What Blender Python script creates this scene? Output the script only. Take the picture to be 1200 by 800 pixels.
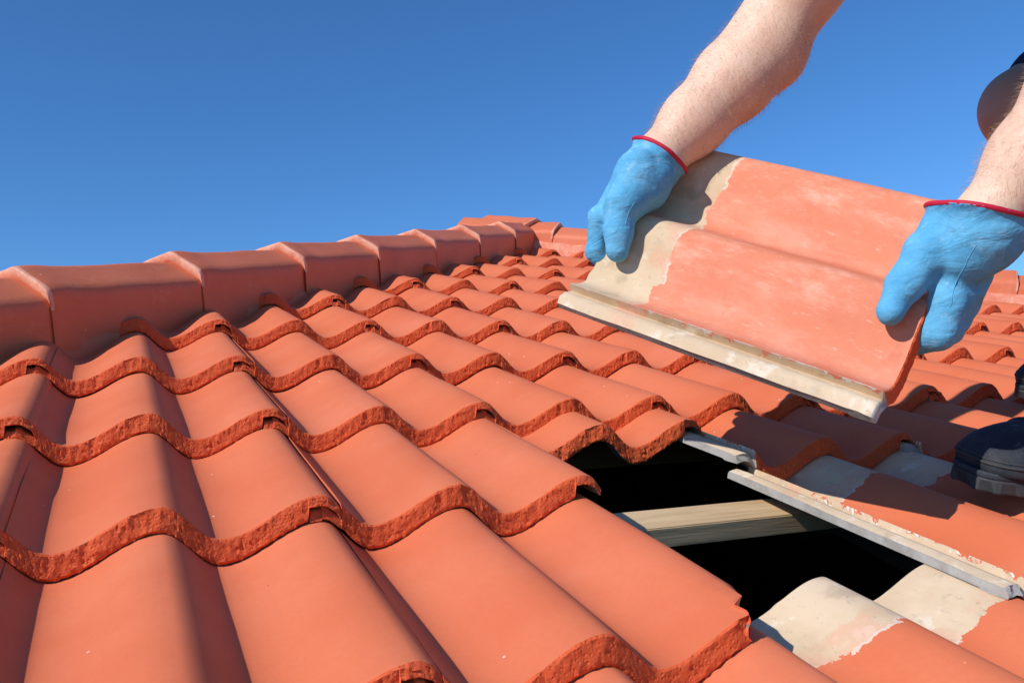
import bpy, bmesh, math, random
import numpy as np
from mathutils import Matrix, Vector

for o in list(bpy.data.objects):
    bpy.data.objects.remove(o, do_unlink=True)
SC = bpy.context.scene
COL = SC.collection

# ------------------------------------------------------------------ place
GAUGE, HALF = 0.32, 0.15                  # course spacing up the slope, crest spacing
PITCH = math.acos(0.30 / 0.32)            # hips run at 45 degrees in plan
HROOF = 4.6
cp, sp = math.cos(PITCH), math.sin(PITCH)
RW = Matrix.Translation((0, 0, HROOF)) @ Matrix.Rotation(PITCH, 4, 'X')   # roof frame (across, up-slope, normal) -> world
RWn = np.array(RW)
def W(p):
    p = np.atleast_2d(np.asarray(p, float))
    return p @ RWn[:3, :3].T + RWn[:3, 3]

# ------------------------------------------------------------------ camera
CAM_C = np.array([0.11160, -1.82383, 0.34281])
CAM_R = np.array([[0.91644647, -0.39251014, 0.07785664],
                  [-0.00572734, -0.20741132, -0.97823706],
                  [0.40011631, 0.89605599, -0.19232941]])      # rows: right, down, forward in the roof frame
FPX = 1063.9
cam = bpy.data.cameras.new('camera')
cam.sensor_width = 36.0
cam.lens = FPX / 1200 * 36.0
cam.clip_start, cam.clip_end = 0.02, 6000
camo = bpy.data.objects.new('camera', cam)
COL.objects.link(camo)
mc = Matrix.Identity(4)
for k in range(3):
    mc[k][0], mc[k][1], mc[k][2], mc[k][3] = CAM_R[0][k], -CAM_R[1][k], -CAM_R[2][k], CAM_C[k]
camo.matrix_world = RW @ mc
SC.camera = camo

def ray_at(px, py, d):
    """roof-frame point d metres from the eye through a photo pixel (1200 x 800)"""
    v = np.array([(px - 600) / FPX, (py - 400) / FPX, 1.0]) @ CAM_R
    return CAM_C + d * v / np.linalg.norm(v)

# ------------------------------------------------------------------ light
SUN_ROOF = np.array([-0.755, -0.055, 0.645])
SUN_ROOF /= np.linalg.norm(SUN_ROOF)
SUN = RWn[:3, :3] @ SUN_ROOF
wd = bpy.data.worlds.new('World')
SC.world = wd
wd.use_nodes = True
nt = wd.node_tree
sky = nt.nodes.new('ShaderNodeTexSky')
sky.sky_type = 'NISHITA'
sky.sun_disc = False
sky.sun_elevation = math.asin(SUN[2])
sky.sun_rotation = math.atan2(SUN[0], SUN[1])
sky.altitude = 0
sky.air_density = 1.0
sky.dust_density = 0.0
sky.ozone_density = 10.0
hsv = nt.nodes.new('ShaderNodeHueSaturation')
hsv.inputs['Saturation'].default_value = 1.08
nt.links.new(sky.outputs[0], hsv.inputs['Color'])
nt.links.new(hsv.outputs[0], nt.nodes['Background'].inputs[0])
nt.nodes['Background'].inputs[1].default_value = 0.148
sl = bpy.data.lights.new('sun', 'SUN')
sl.energy = 4.55
sl.angle = math.radians(0.53)
sl.color = (1.0, 0.94, 0.86)
so = bpy.data.objects.new('sun', sl)
COL.objects.link(so)
so.rotation_euler = Vector(SUN).to_track_quat('Z', 'Y').to_euler()
so.location = (-6, 0, 12)
SC.view_settings.view_transform = 'Standard'
SC.view_settings.look = 'None'
SC.view_settings.gamma = 1.0
SC.view_settings.use_curve_mapping = False
SC.view_settings.exposure = 0.0
SC.render.engine = 'CYCLES'
SC.cycles.max_bounces = 8
SC.cycles.diffuse_bounces = 5

# ------------------------------------------------------------------ materials
class N:
    def __init__(s, name):
        s.m = bpy.data.materials.new(name)
        s.m.use_nodes = True
        s.t = s.m.node_tree
        s.b = s.t.nodes['Principled BSDF']
        s.tc = s.t.nodes.new('ShaderNodeTexCoord')
        s.oi = s.t.nodes.new('ShaderNodeObjectInfo')
    def set(s, sock, v):
        if hasattr(v, 'links') or isinstance(v, bpy.types.NodeSocket):
            s.t.links.new(v, sock)
        else:
            sock.default_value = v
    def math(s, op, a, b=0.0, c=0.0, clamp=False):
        n = s.t.nodes.new('ShaderNodeMath'); n.operation = op; n.use_clamp = clamp
        for k, v in enumerate((a, b, c)):
            s.set(n.inputs[k], v)
        return n.outputs[0]
    def xyz(s):
        n = s.t.nodes.new('ShaderNodeSeparateXYZ')
        s.t.links.new(s.tc.outputs['Object'], n.inputs[0])
        return n.outputs
    def coord(s, scale=(1, 1, 1), per_object=True):
        mp = s.t.nodes.new('ShaderNodeMapping')
        s.t.links.new(s.tc.outputs['Object'], mp.inputs[0])
        mp.inputs['Scale'].default_value = scale
        if per_object:
            cx = s.t.nodes.new('ShaderNodeCombineXYZ')
            for k, f in enumerate((37.0, 53.0, 71.0)):
                s.t.links.new(s.math('MULTIPLY', s.oi.outputs['Random'], f), cx.inputs[k])
            s.t.links.new(cx.outputs[0], mp.inputs['Location'])
        return mp.outputs[0]
    def noise(s, scale, detail=4, rough=0.55, vec=None, dist=0.0):
        n = s.t.nodes.new('ShaderNodeTexNoise')
        n.inputs['Scale'].default_value = scale
        n.inputs['Detail'].default_value = detail
        n.inputs['Roughness'].default_value = rough
        n.inputs['Distortion'].default_value = dist
        s.t.links.new(vec if vec is not None else s.coord(), n.inputs['Vector'])
        return n.outputs[0]
    def vor(s, scale, vec=None, feature='F1'):
        n = s.t.nodes.new('ShaderNodeTexVoronoi')
        n.feature = feature
        n.inputs['Scale'].default_value = scale
        s.t.links.new(vec if vec is not None else s.coord(), n.inputs['Vector'])
        return n.outputs['Distance']
    def ramp(s, f, lo, hi):
        n = s.t.nodes.new('ShaderNodeMapRange')
        n.interpolation_type = 'SMOOTHSTEP'
        s.t.links.new(f, n.inputs[0])
        n.inputs[1].default_value, n.inputs[2].default_value = lo, hi
        return n.outputs[0]
    def mix(s, f, a, b, mode='MIX'):
        n = s.t.nodes.new('ShaderNodeMix'); n.data_type = 'RGBA'; n.blend_type = mode
        s.set(n.inputs[0], f)
        for k, v in ((6, a), (7, b)):
            s.set(n.inputs[k], (*v, 1) if isinstance(v, tuple) and len(v) == 3 else v)
        return n.outputs[2]
    def bump(s, h, strength, dist, prev=None):
        n = s.t.nodes.new('ShaderNodeBump')
        n.inputs['Strength'].default_value = strength
        n.inputs['Distance'].default_value = dist
        s.t.links.new(h, n.inputs['Height'])
        if prev is not None:
            s.t.links.new(prev, n.inputs['Normal'])
        return n.outputs[0]
    def done(s, col, rough=0.6, normal=None, spec=0.5, sss=None):
        s.set(s.b.inputs['Base Color'], (*col, 1) if isinstance(col, tuple) and len(col) == 3 else col)
        s.set(s.b.inputs['Roughness'], rough)
        s.b.inputs['Specular IOR Level'].default_value = spec
        if normal is not None:
            s.t.links.new(normal, s.b.inputs['Normal'])
        if sss:
            s.b.inputs['Subsurface Weight'].default_value = sss
            s.b.inputs['Subsurface Radius'].default_value = (0.010, 0.004, 0.002)
            s.b.inputs['Subsurface Scale'].default_value = 0.6
        return s.m

PAINT = (0.65, 0.176, 0.080)
PAINT2 = (0.61, 0.150, 0.064)

def paint_colour(k, worn):
    big = k.noise(7.0, 3)
    fine = k.noise(160.0, 3, 0.7)
    c = k.mix(k.ramp(big, 0.35, 0.7), PAINT, PAINT2)
    c = k.mix(k.math('MULTIPLY', k.ramp(fine, 0.35, 0.75), 0.22), c, (0.55, 0.12, 0.06))
    # a breath of dust, different on every tile
    dust = k.math('MULTIPLY', k.ramp(k.noise(3.0, 5, 0.65), 0.45, 0.8), 0.16)
    c = k.mix(dust, c, (0.80, 0.36, 0.24))
    run = k.math('MULTIPLY', k.ramp(k.noise(30.0, 4, 0.6, k.coord((1.0, 0.10, 1.0))), 0.5, 0.78), 0.16)
    c = k.mix(run, c, (0.52, 0.13, 0.07))
    # per piece shade
    hv = k.math('MULTIPLY', k.oi.outputs['Random'], 0.14)
    c = k.mix(hv, c, (0.60, 0.13, 0.065))
    # sparse chips and specks
    v = k.vor(46.0)
    sel = k.ramp(k.noise(9.0, 2), 0.60, 0.66)
    chip = k.math('MULTIPLY', k.math('LESS_THAN', v, 0.07), sel)
    c = k.mix(chip, c, (0.78, 0.55, 0.44))
    v2 = k.vor(23.0, k.coord((1, 1.1, 1)))
    chip2 = k.math('MULTIPLY', k.math('LESS_THAN', v2, 0.022), k.ramp(k.noise(5.0, 2), 0.5, 0.55))
    c = k.mix(chip2, c, (0.16, 0.06, 0.04))
    if worn:
        x = k.xyz()
        # chalky rubbing along the crests
        st = k.noise(16.0, 6, 0.72, k.coord((1.0, 0.45, 1.0)))
        hi = k.ramp(x[2], -0.022, -0.002)
        w = k.math('MULTIPLY', k.math('MULTIPLY', k.ramp(st, 0.42, 0.68), k.math('ADD', k.math('MULTIPLY', hi, 0.60), 0.38)), 0.85)
        c = k.mix(w, c, (0.84, 0.46, 0.33))
        c = k.mix(0.20, c, (0.80, 0.44, 0.33))
        st2 = k.math('MULTIPLY', k.ramp(k.noise(75.0, 5, 0.75, k.coord((1.0, 0.5, 1.0))), 0.60, 0.72), k.math('MULTIPLY', k.ramp(st, 0.50, 0.62), hi))
        c = k.mix(k.math('MULTIPLY', st2, 0.9), c, (0.88, 0.70, 0.58))
        sc = k.noise(110.0, 6, 0.8, k.coord((1.0, 0.35, 1.0)))
        c = k.mix(k.math('MULTIPLY', k.ramp(sc, 0.56, 0.70), 0.4), c, (0.86, 0.58, 0.46))
        c = k.mix(k.math('MULTIPLY', k.ramp(k.noise(42.0, 5, 0.7), 0.56, 0.70), 0.35), c, (0.56, 0.16, 0.09))
    return c

def tile_material(name, worn=False, covered=False):
    k = N(name)
    x = k.xyz()
    c = paint_colour(k, worn)
    # bare concrete of the head lap and of the side lock
    edge = k.noise(38.0, 5, 0.7)
    edge2 = k.noise(9.0, 3, 0.6)
    yy = k.math('ADD', x[1], k.math('ADD', k.math('MULTIPLY', k.math('SUBTRACT', edge, 0.5), 0.030), k.math('MULTIPLY', k.math('SUBTRACT', edge2, 0.5), 0.03)))
    head = k.math('GREATER_THAN', yy, 0.318)
    xx = k.math('ADD', x[0], k.math('MULTIPLY', k.math('SUBTRACT', edge, 0.5), 0.006))
    lock = k.math('LESS_THAN', xx, 0.0215)
    bare = k.math('MAXIMUM', head, lock)
    g1 = k.noise(11.0, 5, 0.65)
    g2 = k.noise(26.0, 4, 0.6)
    cc = k.mix(k.ramp(g1, 0.35, 0.66), (0.66, 0.515, 0.355), (0.58, 0.435, 0.285))
    cc = k.mix(k.math('MULTIPLY', k.ramp(g2, 0.54, 0.66), 0.75), cc, (0.74, 0.66, 0.53))
    cc = k.mix(k.math('MULTIPLY', k.ramp(k.noise(120.0, 4, 0.7), 0.62, 0.72), 0.6), cc, (0.30, 0.24, 0.18))
    cc = k.mix(k.math('MULTIPLY', k.ramp(k.noise(19.0, 3, 0.5), 0.60, 0.70), 0.5), cc, (0.38, 0.29, 0.20))
    cc = k.mix(k.math('MULTIPLY', k.ramp(k.noise(55.0, 6, 0.75, k.coord((1.6, 0.7, 1.0))), 0.57, 0.68), 0.5), cc, (0.36, 0.31, 0.26))
    # pink overspray inside the painted border
    near = k.math('MULTIPLY', k.math('GREATER_THAN', yy, 0.30), k.math('LESS_THAN', yy, 0.345))
    cc = k.mix(k.math('MULTIPLY', near, k.math('MULTIPLY', k.ramp(g2, 0.40, 0.6), 0.55)), cc, (0.66, 0.34, 0.22))
    if covered:
        bare = k.math('GREATER_THAN', yy, 0.40)
    c = k.mix(bare, c, cc)
    # torn white paint film along the border
    film = k.math('LESS_THAN', k.math('ABSOLUTE', k.math('SUBTRACT', yy, 0.3165)), 0.0016)
    film = k.math('MULTIPLY', film, k.math('GREATER_THAN', edge2, 0.50))
    film = k.math('MULTIPLY', film, k.math('GREATER_THAN', x[0], 0.026))
    f2 = k.math('LESS_THAN', k.math('ABSOLUTE', k.math('SUBTRACT', k.math('ADD', xx, k.math('MULTIPLY', k.math('SUBTRACT', k.noise(150.0, 4, 0.7), 0.5), 0.004)), 0.0228)), 0.0011)
    f2 = k.math('MULTIPLY', f2, k.math('MULTIPLY', k.math('LESS_THAN', x[1], 0.31), k.math('GREATER_THAN', k.noise(34.0, 4, 0.7), 0.46)))
    if not covered:
        c = k.mix(k.math('MULTIPLY', film, 0.8), c, (0.70, 0.60, 0.49))
        c = k.mix(f2, c, (0.72, 0.69, 0.63))
    h = k.noise(240.0, 3, 0.6)
    nrm = k.bump(h, 0.16 if not worn else 0.3, 0.0006)
    nrm = k.bump(k.noise(30.0, 3, 0.5), 0.10, 0.002, nrm)
    nrm = k.bump(bare, 0.35, -0.0008, nrm)
    r = k.math('ADD', k.math('MULTIPLY', bare, 0.32), k.math('ADD', 0.60, k.math('MULTIPLY', k.noise(20.0, 3), 0.16)))
    return k.done(c, k.math('MINIMUM', r, 0.95), nrm, 0.16)

def lip_material():
    k = N('rough_cut_paint')
    c = paint_colour(k, False)
    p1 = k.noise(130.0, 5, 0.7)
    p2 = k.vor(95.0)
    c = k.mix(k.ramp(p1, 0.50, 0.72), (0.66, 0.104, 0.033), (0.70, 0.134, 0.050))
    c = k.mix(k.math('LESS_THAN', k.math('ADD', p2, k.math('MULTIPLY', p1, 0.25)), 0.19), c, (0.44, 0.075, 0.032))
    nrm = k.bump(p1, 0.55, 0.0025)
    nrm = k.bump(k.ramp(p2, 0.05, 0.35), 0.45, 0.0016, nrm)
    nrm = k.bump(k.ramp(k.vor(260.0), 0.0, 0.5), 0.5, 0.0014, nrm)
    nrm = k.bump(k.noise(620.0, 3, 0.7), 0.5, 0.001, nrm)
    return k.done(c, 0.7, nrm, 0.2)

def concrete(name, a, b, sc=30.0, bs=0.4):
    k = N(name)
    n1 = k.noise(sc, 6, 0.68)
    c = k.mix(k.ramp(n1, 0.35, 0.68), a, b)
    c = k.mix(k.math('MULTIPLY', k.ramp(k.noise(sc * 6, 3, 0.7), 0.55, 0.75), 0.5), c, tuple(v * 0.55 for v in a))
    nrm = k.bump(k.noise(sc * 5, 5, 0.7), bs, 0.003)
    return k.done(c, 0.85, nrm, 0.25)

def cap_material():
    k = N('painted_cap')
    c = paint_colour(k, False)
    lp = k.noise(14.0, 5, 0.7)
    c = k.mix(k.math('MULTIPLY', k.ramp(lp, 0.55, 0.75), 0.25), c, (0.80, 0.40, 0.28))
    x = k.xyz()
    sunlit_wear = k.math('MULTIPLY', k.math('MULTIPLY', k.math('LESS_THAN', k.math('ADD', x[0], k.math('MULTIPLY', lp, 0.012)), 0.010), k.math('GREATER_THAN', x[2], 0.030)), k.ramp(k.noise(45.0, 5, 0.7), 0.2, 0.6))  # sun brightness on the end face put into the colour, broken up as wear
    c = k.mix(k.math('MULTIPLY', sunlit_wear, 0.6), c, (0.84, 0.52, 0.38))
    nrm = k.bump(k.noise(60.0, 4, 0.6), 0.25, 0.003)
    nrm = k.bump(k.noise(9.0, 3, 0.5), 0.25, 0.006, nrm)
    return k.done(c, 0.55, nrm, 0.3)

def wood(name, a, b):
    k = N(name)
    n1 = k.noise(40.0, 5, 0.65, k.coord((0.12, 1.6, 1.6)))
    n2 = k.noise(150.0, 4, 0.7, k.coord((0.06, 1.0, 1.0)))
    c = k.mix(k.ramp(n1, 0.3, 0.7), a, b)
    c = k.mix(k.math('MULTIPLY', k.ramp(n2, 0.5, 0.7), 0.4), c, tuple(v * 0.6 for v in b))
    nrm = k.bump(n2, 0.5, 0.0015)
    return k.done(c, 0.8, nrm, 0.25)

def leather():
    k = N('blue_leather')
    n1 = k.noise(26.0, 5, 0.65)
    n2 = k.noise(150.0, 4, 0.65)
    c = k.mix(k.ramp(n1, 0.35, 0.68), (0.085, 0.345, 0.58), (0.125, 0.41, 0.64))
    c = k.mix(k.math('MULTIPLY', k.ramp(n2, 0.5, 0.75), 0.30), c, (0.20, 0.51, 0.72))
    c = k.mix(k.math('MULTIPLY', k.ramp(k.noise(12.0, 4, 0.7), 0.58, 0.72), 0.30), c, (0.36, 0.58, 0.72))
    c = k.mix(k.math('MULTIPLY', k.ramp(k.noise(33.0, 6, 0.75), 0.60, 0.74), 0.35), c, (0.10, 0.24, 0.36))
    rub = k.math('MULTIPLY', k.ramp(k.noise(60.0, 6, 0.8), 0.52, 0.70), k.ramp(k.noise(10.0, 3), 0.42, 0.62))
    c = k.mix(k.math('MULTIPLY', rub, 0.5), c, (0.40, 0.62, 0.76))
    nrm = k.bump(n2, 0.45, 0.0014)
    nrm = k.bump(k.noise(480.0, 3, 0.7), 0.4, 0.0008, nrm)
    wr = k.noise(22.0, 3, 0.5, k.coord((1.0, 1.0, 2.2)), 0.6)
    nrm = k.bump(wr, 0.5, 0.010, nrm)
    return k.done(c, 0.8, nrm, 0.2)

def skin_mat(name='fair_skin', shade_tint=None):
    k = N(name)
    n1 = k.noise(14.0, 4, 0.6)
    n2 = k.noise(90.0, 4, 0.65)
    c = k.mix(k.ramp(n1, 0.35, 0.7), (0.77, 0.54, 0.40), (0.70, 0.44, 0.32))
    c = k.mix(k.math('MULTIPLY', k.ramp(n2, 0.5, 0.75), 0.22), c, (0.58, 0.29, 0.21))
    c = k.mix(k.math('MULTIPLY', k.ramp(k.noise(5.0, 3, 0.5), 0.4, 0.7), 0.35), c, (0.66, 0.37, 0.25))
    c = k.mix(k.math('MULTIPLY', k.math('LESS_THAN', k.vor(85.0), 0.09), k.ramp(k.noise(16.0, 3), 0.52, 0.66)), c, (0.56, 0.30, 0.20))
    if shade_tint:
        c = k.mix(0.75, c, shade_tint)  # darkens the skin colour to stand in for shade
    nrm = k.bump(k.noise(260.0, 3, 0.6), 0.30, 0.0014)
    nrm = k.bump(k.noise(45.0, 3, 0.6), 0.15, 0.003, nrm)
    return k.done(c, 0.55, nrm, 0.35, 0.07)

def cloth(name, a, b):
    k = N(name)
    c = k.mix(k.ramp(k.noise(12.0, 4), 0.35, 0.7), a, b)
    nrm = k.bump(k.noise(500.0, 2), 0.3, 0.001)
    nrm = k.bump(k.noise(12.0, 3), 0.5, 0.01, nrm)
    return k.done(c, 0.9, nrm, 0.2)

def boot_mat():
    k = N('scuffed_black_leather')
    n1 = k.noise(22.0, 5, 0.7)
    c = k.mix(k.ramp(n1, 0.4, 0.7), (0.020, 0.024, 0.032), (0.040, 0.047, 0.060))
    sc = k.noise(34.0, 7, 0.78, k.coord((1.0, 2.0, 1.0)), 1.4)
    c = k.mix(k.math('MULTIPLY', k.ramp(sc, 0.58, 0.72), 0.55), c, (0.36, 0.38, 0.42))
    nrm = k.bump(k.noise(120.0, 4, 0.7), 0.35, 0.002)
    return k.done(c, 0.68, nrm, 0.3)

def flat_mat(name, c, r=0.7):
    k = N(name)
    cc = k.mix(k.ramp(k.noise(20.0, 4), 0.3, 0.7), c, tuple(v * 0.78 for v in c))
    return k.done(cc, r, k.bump(k.noise(180.0, 3), 0.2, 0.001), 0.3)

M = dict(
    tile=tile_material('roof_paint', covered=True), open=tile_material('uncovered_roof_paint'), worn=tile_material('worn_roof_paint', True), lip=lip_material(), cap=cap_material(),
    side=concrete('grey_concrete', (0.40, 0.385, 0.36), (0.30, 0.28, 0.25)),
    under=concrete('raw_concrete', (0.30, 0.26, 0.21), (0.22, 0.19, 0.16)),
    bare=concrete('broken_concrete', (0.52, 0.50, 0.47), (0.36, 0.34, 0.32), 60.0, 0.7),
    mortar=concrete('sunlit_mortar', (0.66, 0.19, 0.11), (0.72, 0.33, 0.23), 22.0, 0.7),  # paler than the left bed: sunlight put into the colour
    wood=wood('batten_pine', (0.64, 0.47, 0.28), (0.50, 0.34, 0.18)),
    shadewood=wood('shaded_pine', (0.16, 0.11, 0.065), (0.11, 0.075, 0.045)),  # attic shade put into the wood colour
    dark=concrete('shaded_board', (0.05, 0.045, 0.04), (0.035, 0.03, 0.027), 6.0),  # attic darkness put into the board colour
    wall=concrete('rendered_wall', (0.62, 0.56, 0.47), (0.55, 0.49, 0.41), 3.0),
    leather=leather(), trim=flat_mat('red_binding', (0.55, 0.012, 0.045), 0.6), seam=flat_mat('blue_thread', (0.055, 0.27, 0.52)),
    skin=skin_mat(), legskin=skin_mat('shaded_leg_skin', (0.36, 0.20, 0.13)), navy=cloth('navy_cotton', (0.018, 0.026, 0.055), (0.012, 0.018, 0.040)),  # leg skin is darkened so the knee reads as shaded
    boot=boot_mat(), sole=flat_mat('grey_rubber', (0.06, 0.062, 0.065), 0.75), hair=flat_mat('arm_hair', (0.50, 0.34, 0.20), 0.5),
    headhair=flat_mat('brown_hair', (0.06, 0.035, 0.02), 0.6), eye=flat_mat('eye_white', (0.75, 0.73, 0.70), 0.3),
    grass=concrete('lawn', (0.06, 0.10, 0.03), (0.09, 0.10, 0.045), 0.8),
)

# ------------------------------------------------------------------ helpers
def mesh_of(name, V, F, mats, fm=None, smooth=True):
    me = bpy.data.meshes.new(name)
    me.from_pydata([tuple(map(float, v)) for v in V], [], [tuple(map(int, f)) for f in F])
    for m in mats:
        me.materials.append(m)
    if fm is not None:
        me.polygons.foreach_set('material_index', np.asarray(fm, np.int32))
    me.polygons.foreach_set('use_smooth', np.full(len(me.polygons), smooth))
    me.update()
    return me
def link(name, me, parent=None, loc=None, rot=None):
    o = bpy.data.objects.new(name, me)
    COL.objects.link(o)
    o.parent = parent
    if loc is not None:
        o.location = loc
    if rot is not None:
        o.rotation_euler = rot
    return o
def tag(o, label, cat, group=None):
    o['label'], o['category'] = label, cat
    if group:
        o['group'] = group
    return o
def box_mesh(name, lo, hi, mat, bev=0.002):
    bm = bmesh.new()
    bmesh.ops.create_cube(bm, size=1.0)
    for v in bm.verts:
        v.co = [lo[k] + (v.co[k] + 0.5) * (hi[k] - lo[k]) for k in range(3)]
    if bev:
        bmesh.ops.bevel(bm, geom=list(bm.edges), offset=bev, segments=2, affect='EDGES')
    me = bpy.data.meshes.new(name)
    bm.to_mesh(me); bm.free()
    me.materials.append(mat)
    return me

_rng = np.random.default_rng(5)
_G = _rng.random((64, 64, 64)).astype(np.float32)
def vnoise(p, s):
    """cheap smooth value noise, -1..1"""
    q = np.asarray(p) * s + 1000.0
    i = np.floor(q).astype(int); f = q - i
    f = f * f * (3 - 2 * f)
    r = 0
    for a in (0, 1):
        for b in (0, 1):
            for c in (0, 1):
                w = (f[..., 0] if a else 1 - f[..., 0]) * (f[..., 1] if b else 1 - f[..., 1]) * (f[..., 2] if c else 1 - f[..., 2])
                r = r + w * _G[(i[..., 0] + a) % 64, (i[..., 1] + b) % 64, (i[..., 2] + c) % 64]
    return r * 2 - 1

# ------------------------------------------------------------------ roof tiles
VAL = 0.055
AMP, LIP, DROP, TLEN = 0.037, 0.026, 0.026 / 0.32, 0.42
def wave(x):
    x = np.mod(x, HALF)
    ph = np.where(x < VAL, np.pi * x / VAL, np.pi + np.pi * (x - VAL) / (HALF - VAL))
    return AMP * (0.5 + 0.5 * np.cos(ph)) - AMP

def make_tile(name, seed, nx=110, broken=False, length=0.42, skin=None, fringe=3, rough=1.0):
    """double wave tile: x across (left side lock .. right flange), y up to the head, crest top of the lip at z = 0"""
    x0, x1, xb, xf = -0.011, 0.3211, 0.0215, 0.288
    xs = np.unique(np.r_[np.linspace(xb, xf, int(nx * 0.78)), [x0, -0.0055, -0.005, 0.001, 0.0015, 0.008, 0.0085, 0.0205],
                         np.linspace(xf + 0.0008, x1, max(6, int(nx * 0.14)))])
    lockz = np.interp(xs, [x0, -0.0055, -0.005, 0.001, 0.0015, 0.008, 0.0085, 0.0205, 0.0215], [-0.0160, -0.0160, -0.0170, -0.0160, -0.0122, -0.0122, -0.0135, -0.0130, 0.0])
    if fringe == 3:          # an uncovered lock shows as one flat ledge
        lockz = np.where((xs > x0 + 1e-4) & (xs < xb - 1e-4), -0.0145 + 0.0008 * np.sin(xs * 260), lockz)
    # the lock follows the crest only roughly: keep it a straight flat strip
    base = np.where(xs < xb - 1e-6, np.where(xs < 0.0, np.minimum(0, wave(xs)), wave(xs)), wave(xs))
    ztop = base + np.where(xs < xb - 1e-6, lockz, 0.0)
    thk_lip = np.where(xs > xf + 1e-6, 0.0115, LIP - 0.0005)
    thk_lip = np.where(xs < xb - 1e-6, np.maximum(0.012, 0.026 + lockz), thk_lip)
    thk = np.where(xs > xf + 1e-6, 0.0115, 0.0135)
    thk = np.where(xs < xb - 1e-6, 0.010, thk)
    def nz(x, y, z, s):
        return vnoise(np.stack([x + seed * 1.7, y + seed * 2.3, z + 0 * x], -1), s)
    rows, tag_ = [], []
    zeros = np.zeros_like(xs)
    flange_fade = np.clip((x1 - xs) / 0.010, 0, 1)
    ztop = ztop - np.where(xs > xf, (1 - flange_fade) ** 2 * 0.0025, 0)
    # head end face, then the top from head to lip, the lip, and the underside back up
    yh = length + 0.0035 * nz(xs, zeros + 9, zeros, 60) + 0.002 * nz(xs, zeros + 9, zeros, 17)
    rows.append((yh, ztop - thk)); tag_.append(2)
    rows.append((yh, ztop - 0.003)); tag_.append(0)
    for y in (length - 0.0025, length - 0.02, 0.36, 0.32, 0.28, 0.22, 0.16, 0.10, 0.06, 0.03, 0.016, 0.008, 0.004):
        jit = 0.0012 * nz(xs, zeros + y, zeros, 11) * (1 if y > 0.02 else 0.7)
        rows.append((zeros + y, ztop + jit)); tag_.append(0)
    e = nz(xs, zeros, zeros + 3, 120)
    e2 = nz(xs, zeros, zeros + 5, 330)
    chipd = rough * np.clip(nz(xs, zeros, zeros + 8, 70) - 0.45, 0, 1) * 0.006
    e = e * rough
    rows.append((0.0014 + 0.0006 * e, ztop - 0.0001 - 0.0005 * np.abs(e2) - chipd * 0.4)); tag_.append(1)
    nf = 7
    for j in range(nf):
        t = j / (nf - 1)
        zz = ztop - 0.0014 - 0.0006 * np.abs(e2) - chipd * (1 - t) - (thk_lip - 0.0024) * t
        pit = 0.0011 * nz(xs, zz * 3, zeros + 11, 150) + 0.0008 * nz(xs, zz * 4, zeros + 17, 380)
        pit = pit * rough
        yy = -0.0005 + pit + chipd * (1 - t) - 0.0050 * t
        if t == 1:
            yy = yy + 0.002; zz = zz + 0.0005
        rows.append((yy, zz)); tag_.append(1 if j < nf - 1 else 2)
    rows.append((zeros + 0.022, ztop - thk_lip)); tag_.append(2)
    rows.append((zeros + 0.028, ztop - thk)); tag_.append(2)
    rows.append((zeros + 0.20, ztop - thk)); tag_.append(2)
    rows.append((yh, ztop - thk)); tag_.append(2)
    R, n = len(rows), len(xs)
    Y = np.array([r[0] + zeros for r in rows]); Z = np.array([r[1] + zeros for r in rows])
    X = np.tile(xs, (R, 1))
    # ragged free edge of the flange and of the lock
    X[:, -1] += 0.0016 * vnoise(np.stack([Y[:, -1], Y[:, -1] * 0 + seed, Z[:, -1]], -1), 110)
    X[:, 0] += 0.0010 * vnoise(np.stack([Y[:, 0], Y[:, 0] * 0 + seed, Z[:, 0]], -1), 110)
    if broken:      # the flange has snapped off near the tail
        lim = 0.283 + np.clip((Y - 0.022) / 0.022, 0, 1) * 0.047 + 0.004 * vnoise(np.stack([Y, Z, Y * 0], -1), 120)
        X = np.minimum(X, lim)
    V = np.stack([X, Y, Z], -1).reshape(-1, 3)
    F, fm = [], []
    for r in range(R - 1):
        for c in range(n - 1):
            a = r * n + c
            F.append((a, a + n, a + n + 1, a + 1))
            mi = tag_[r] if not (r == 0) else 2
            if mi == 1 and xs[c] < xb - 1e-6:
                mi = fringe
            F_mid = 0.5 * (xs[c] + xs[c + 1])
            if mi == 0 and xb - 0.0011 < F_mid < xb:
                mi = 0
            fm.append(mi)
    for c in (0, n - 1):      # the two long side faces
        loop = [r * n + c for r in range(R - 1)]
        for r in range(1, (R - 1) // 2 + 1):
            a, b = r, r + 1
            pass
        F.append(tuple(loop if c == n - 1 else loop[::-1])); fm.append(3 if c == 0 else (1 if fringe == 1 else 3))
    me = mesh_of(name, V, F, [skin or M['tile'], M['lip'], M['under'], M['side']], fm)
    # sharp arrises where the faces turn
    me.set_sharp_from_angle(angle=math.radians(30))
    return me

roof = bpy.data.objects.new('tiled_roof', None)
COL.objects.link(roof)
roof.matrix_world = RW
tag(roof, 'terracotta painted concrete tile roof with mortared hips and an open gap', 'roof')

HI = [make_tile('tile_mesh', s, 170, fringe=1) for s in range(6)]
OPEN = [make_tile('uncovered_tile_mesh', 40 + s, 150, skin=M['open'], length=0.432 if s == 3 else 0.42) for s in range(5)]
LO = [make_tile('far_tile_mesh', s + 20, 44, fringe=1) for s in range(3)]
BROKEN = make_tile('snapped_tile_mesh', 31, broken=True, fringe=1)
TILT = -math.atan(DROP)
rnd = random.Random(11)

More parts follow.
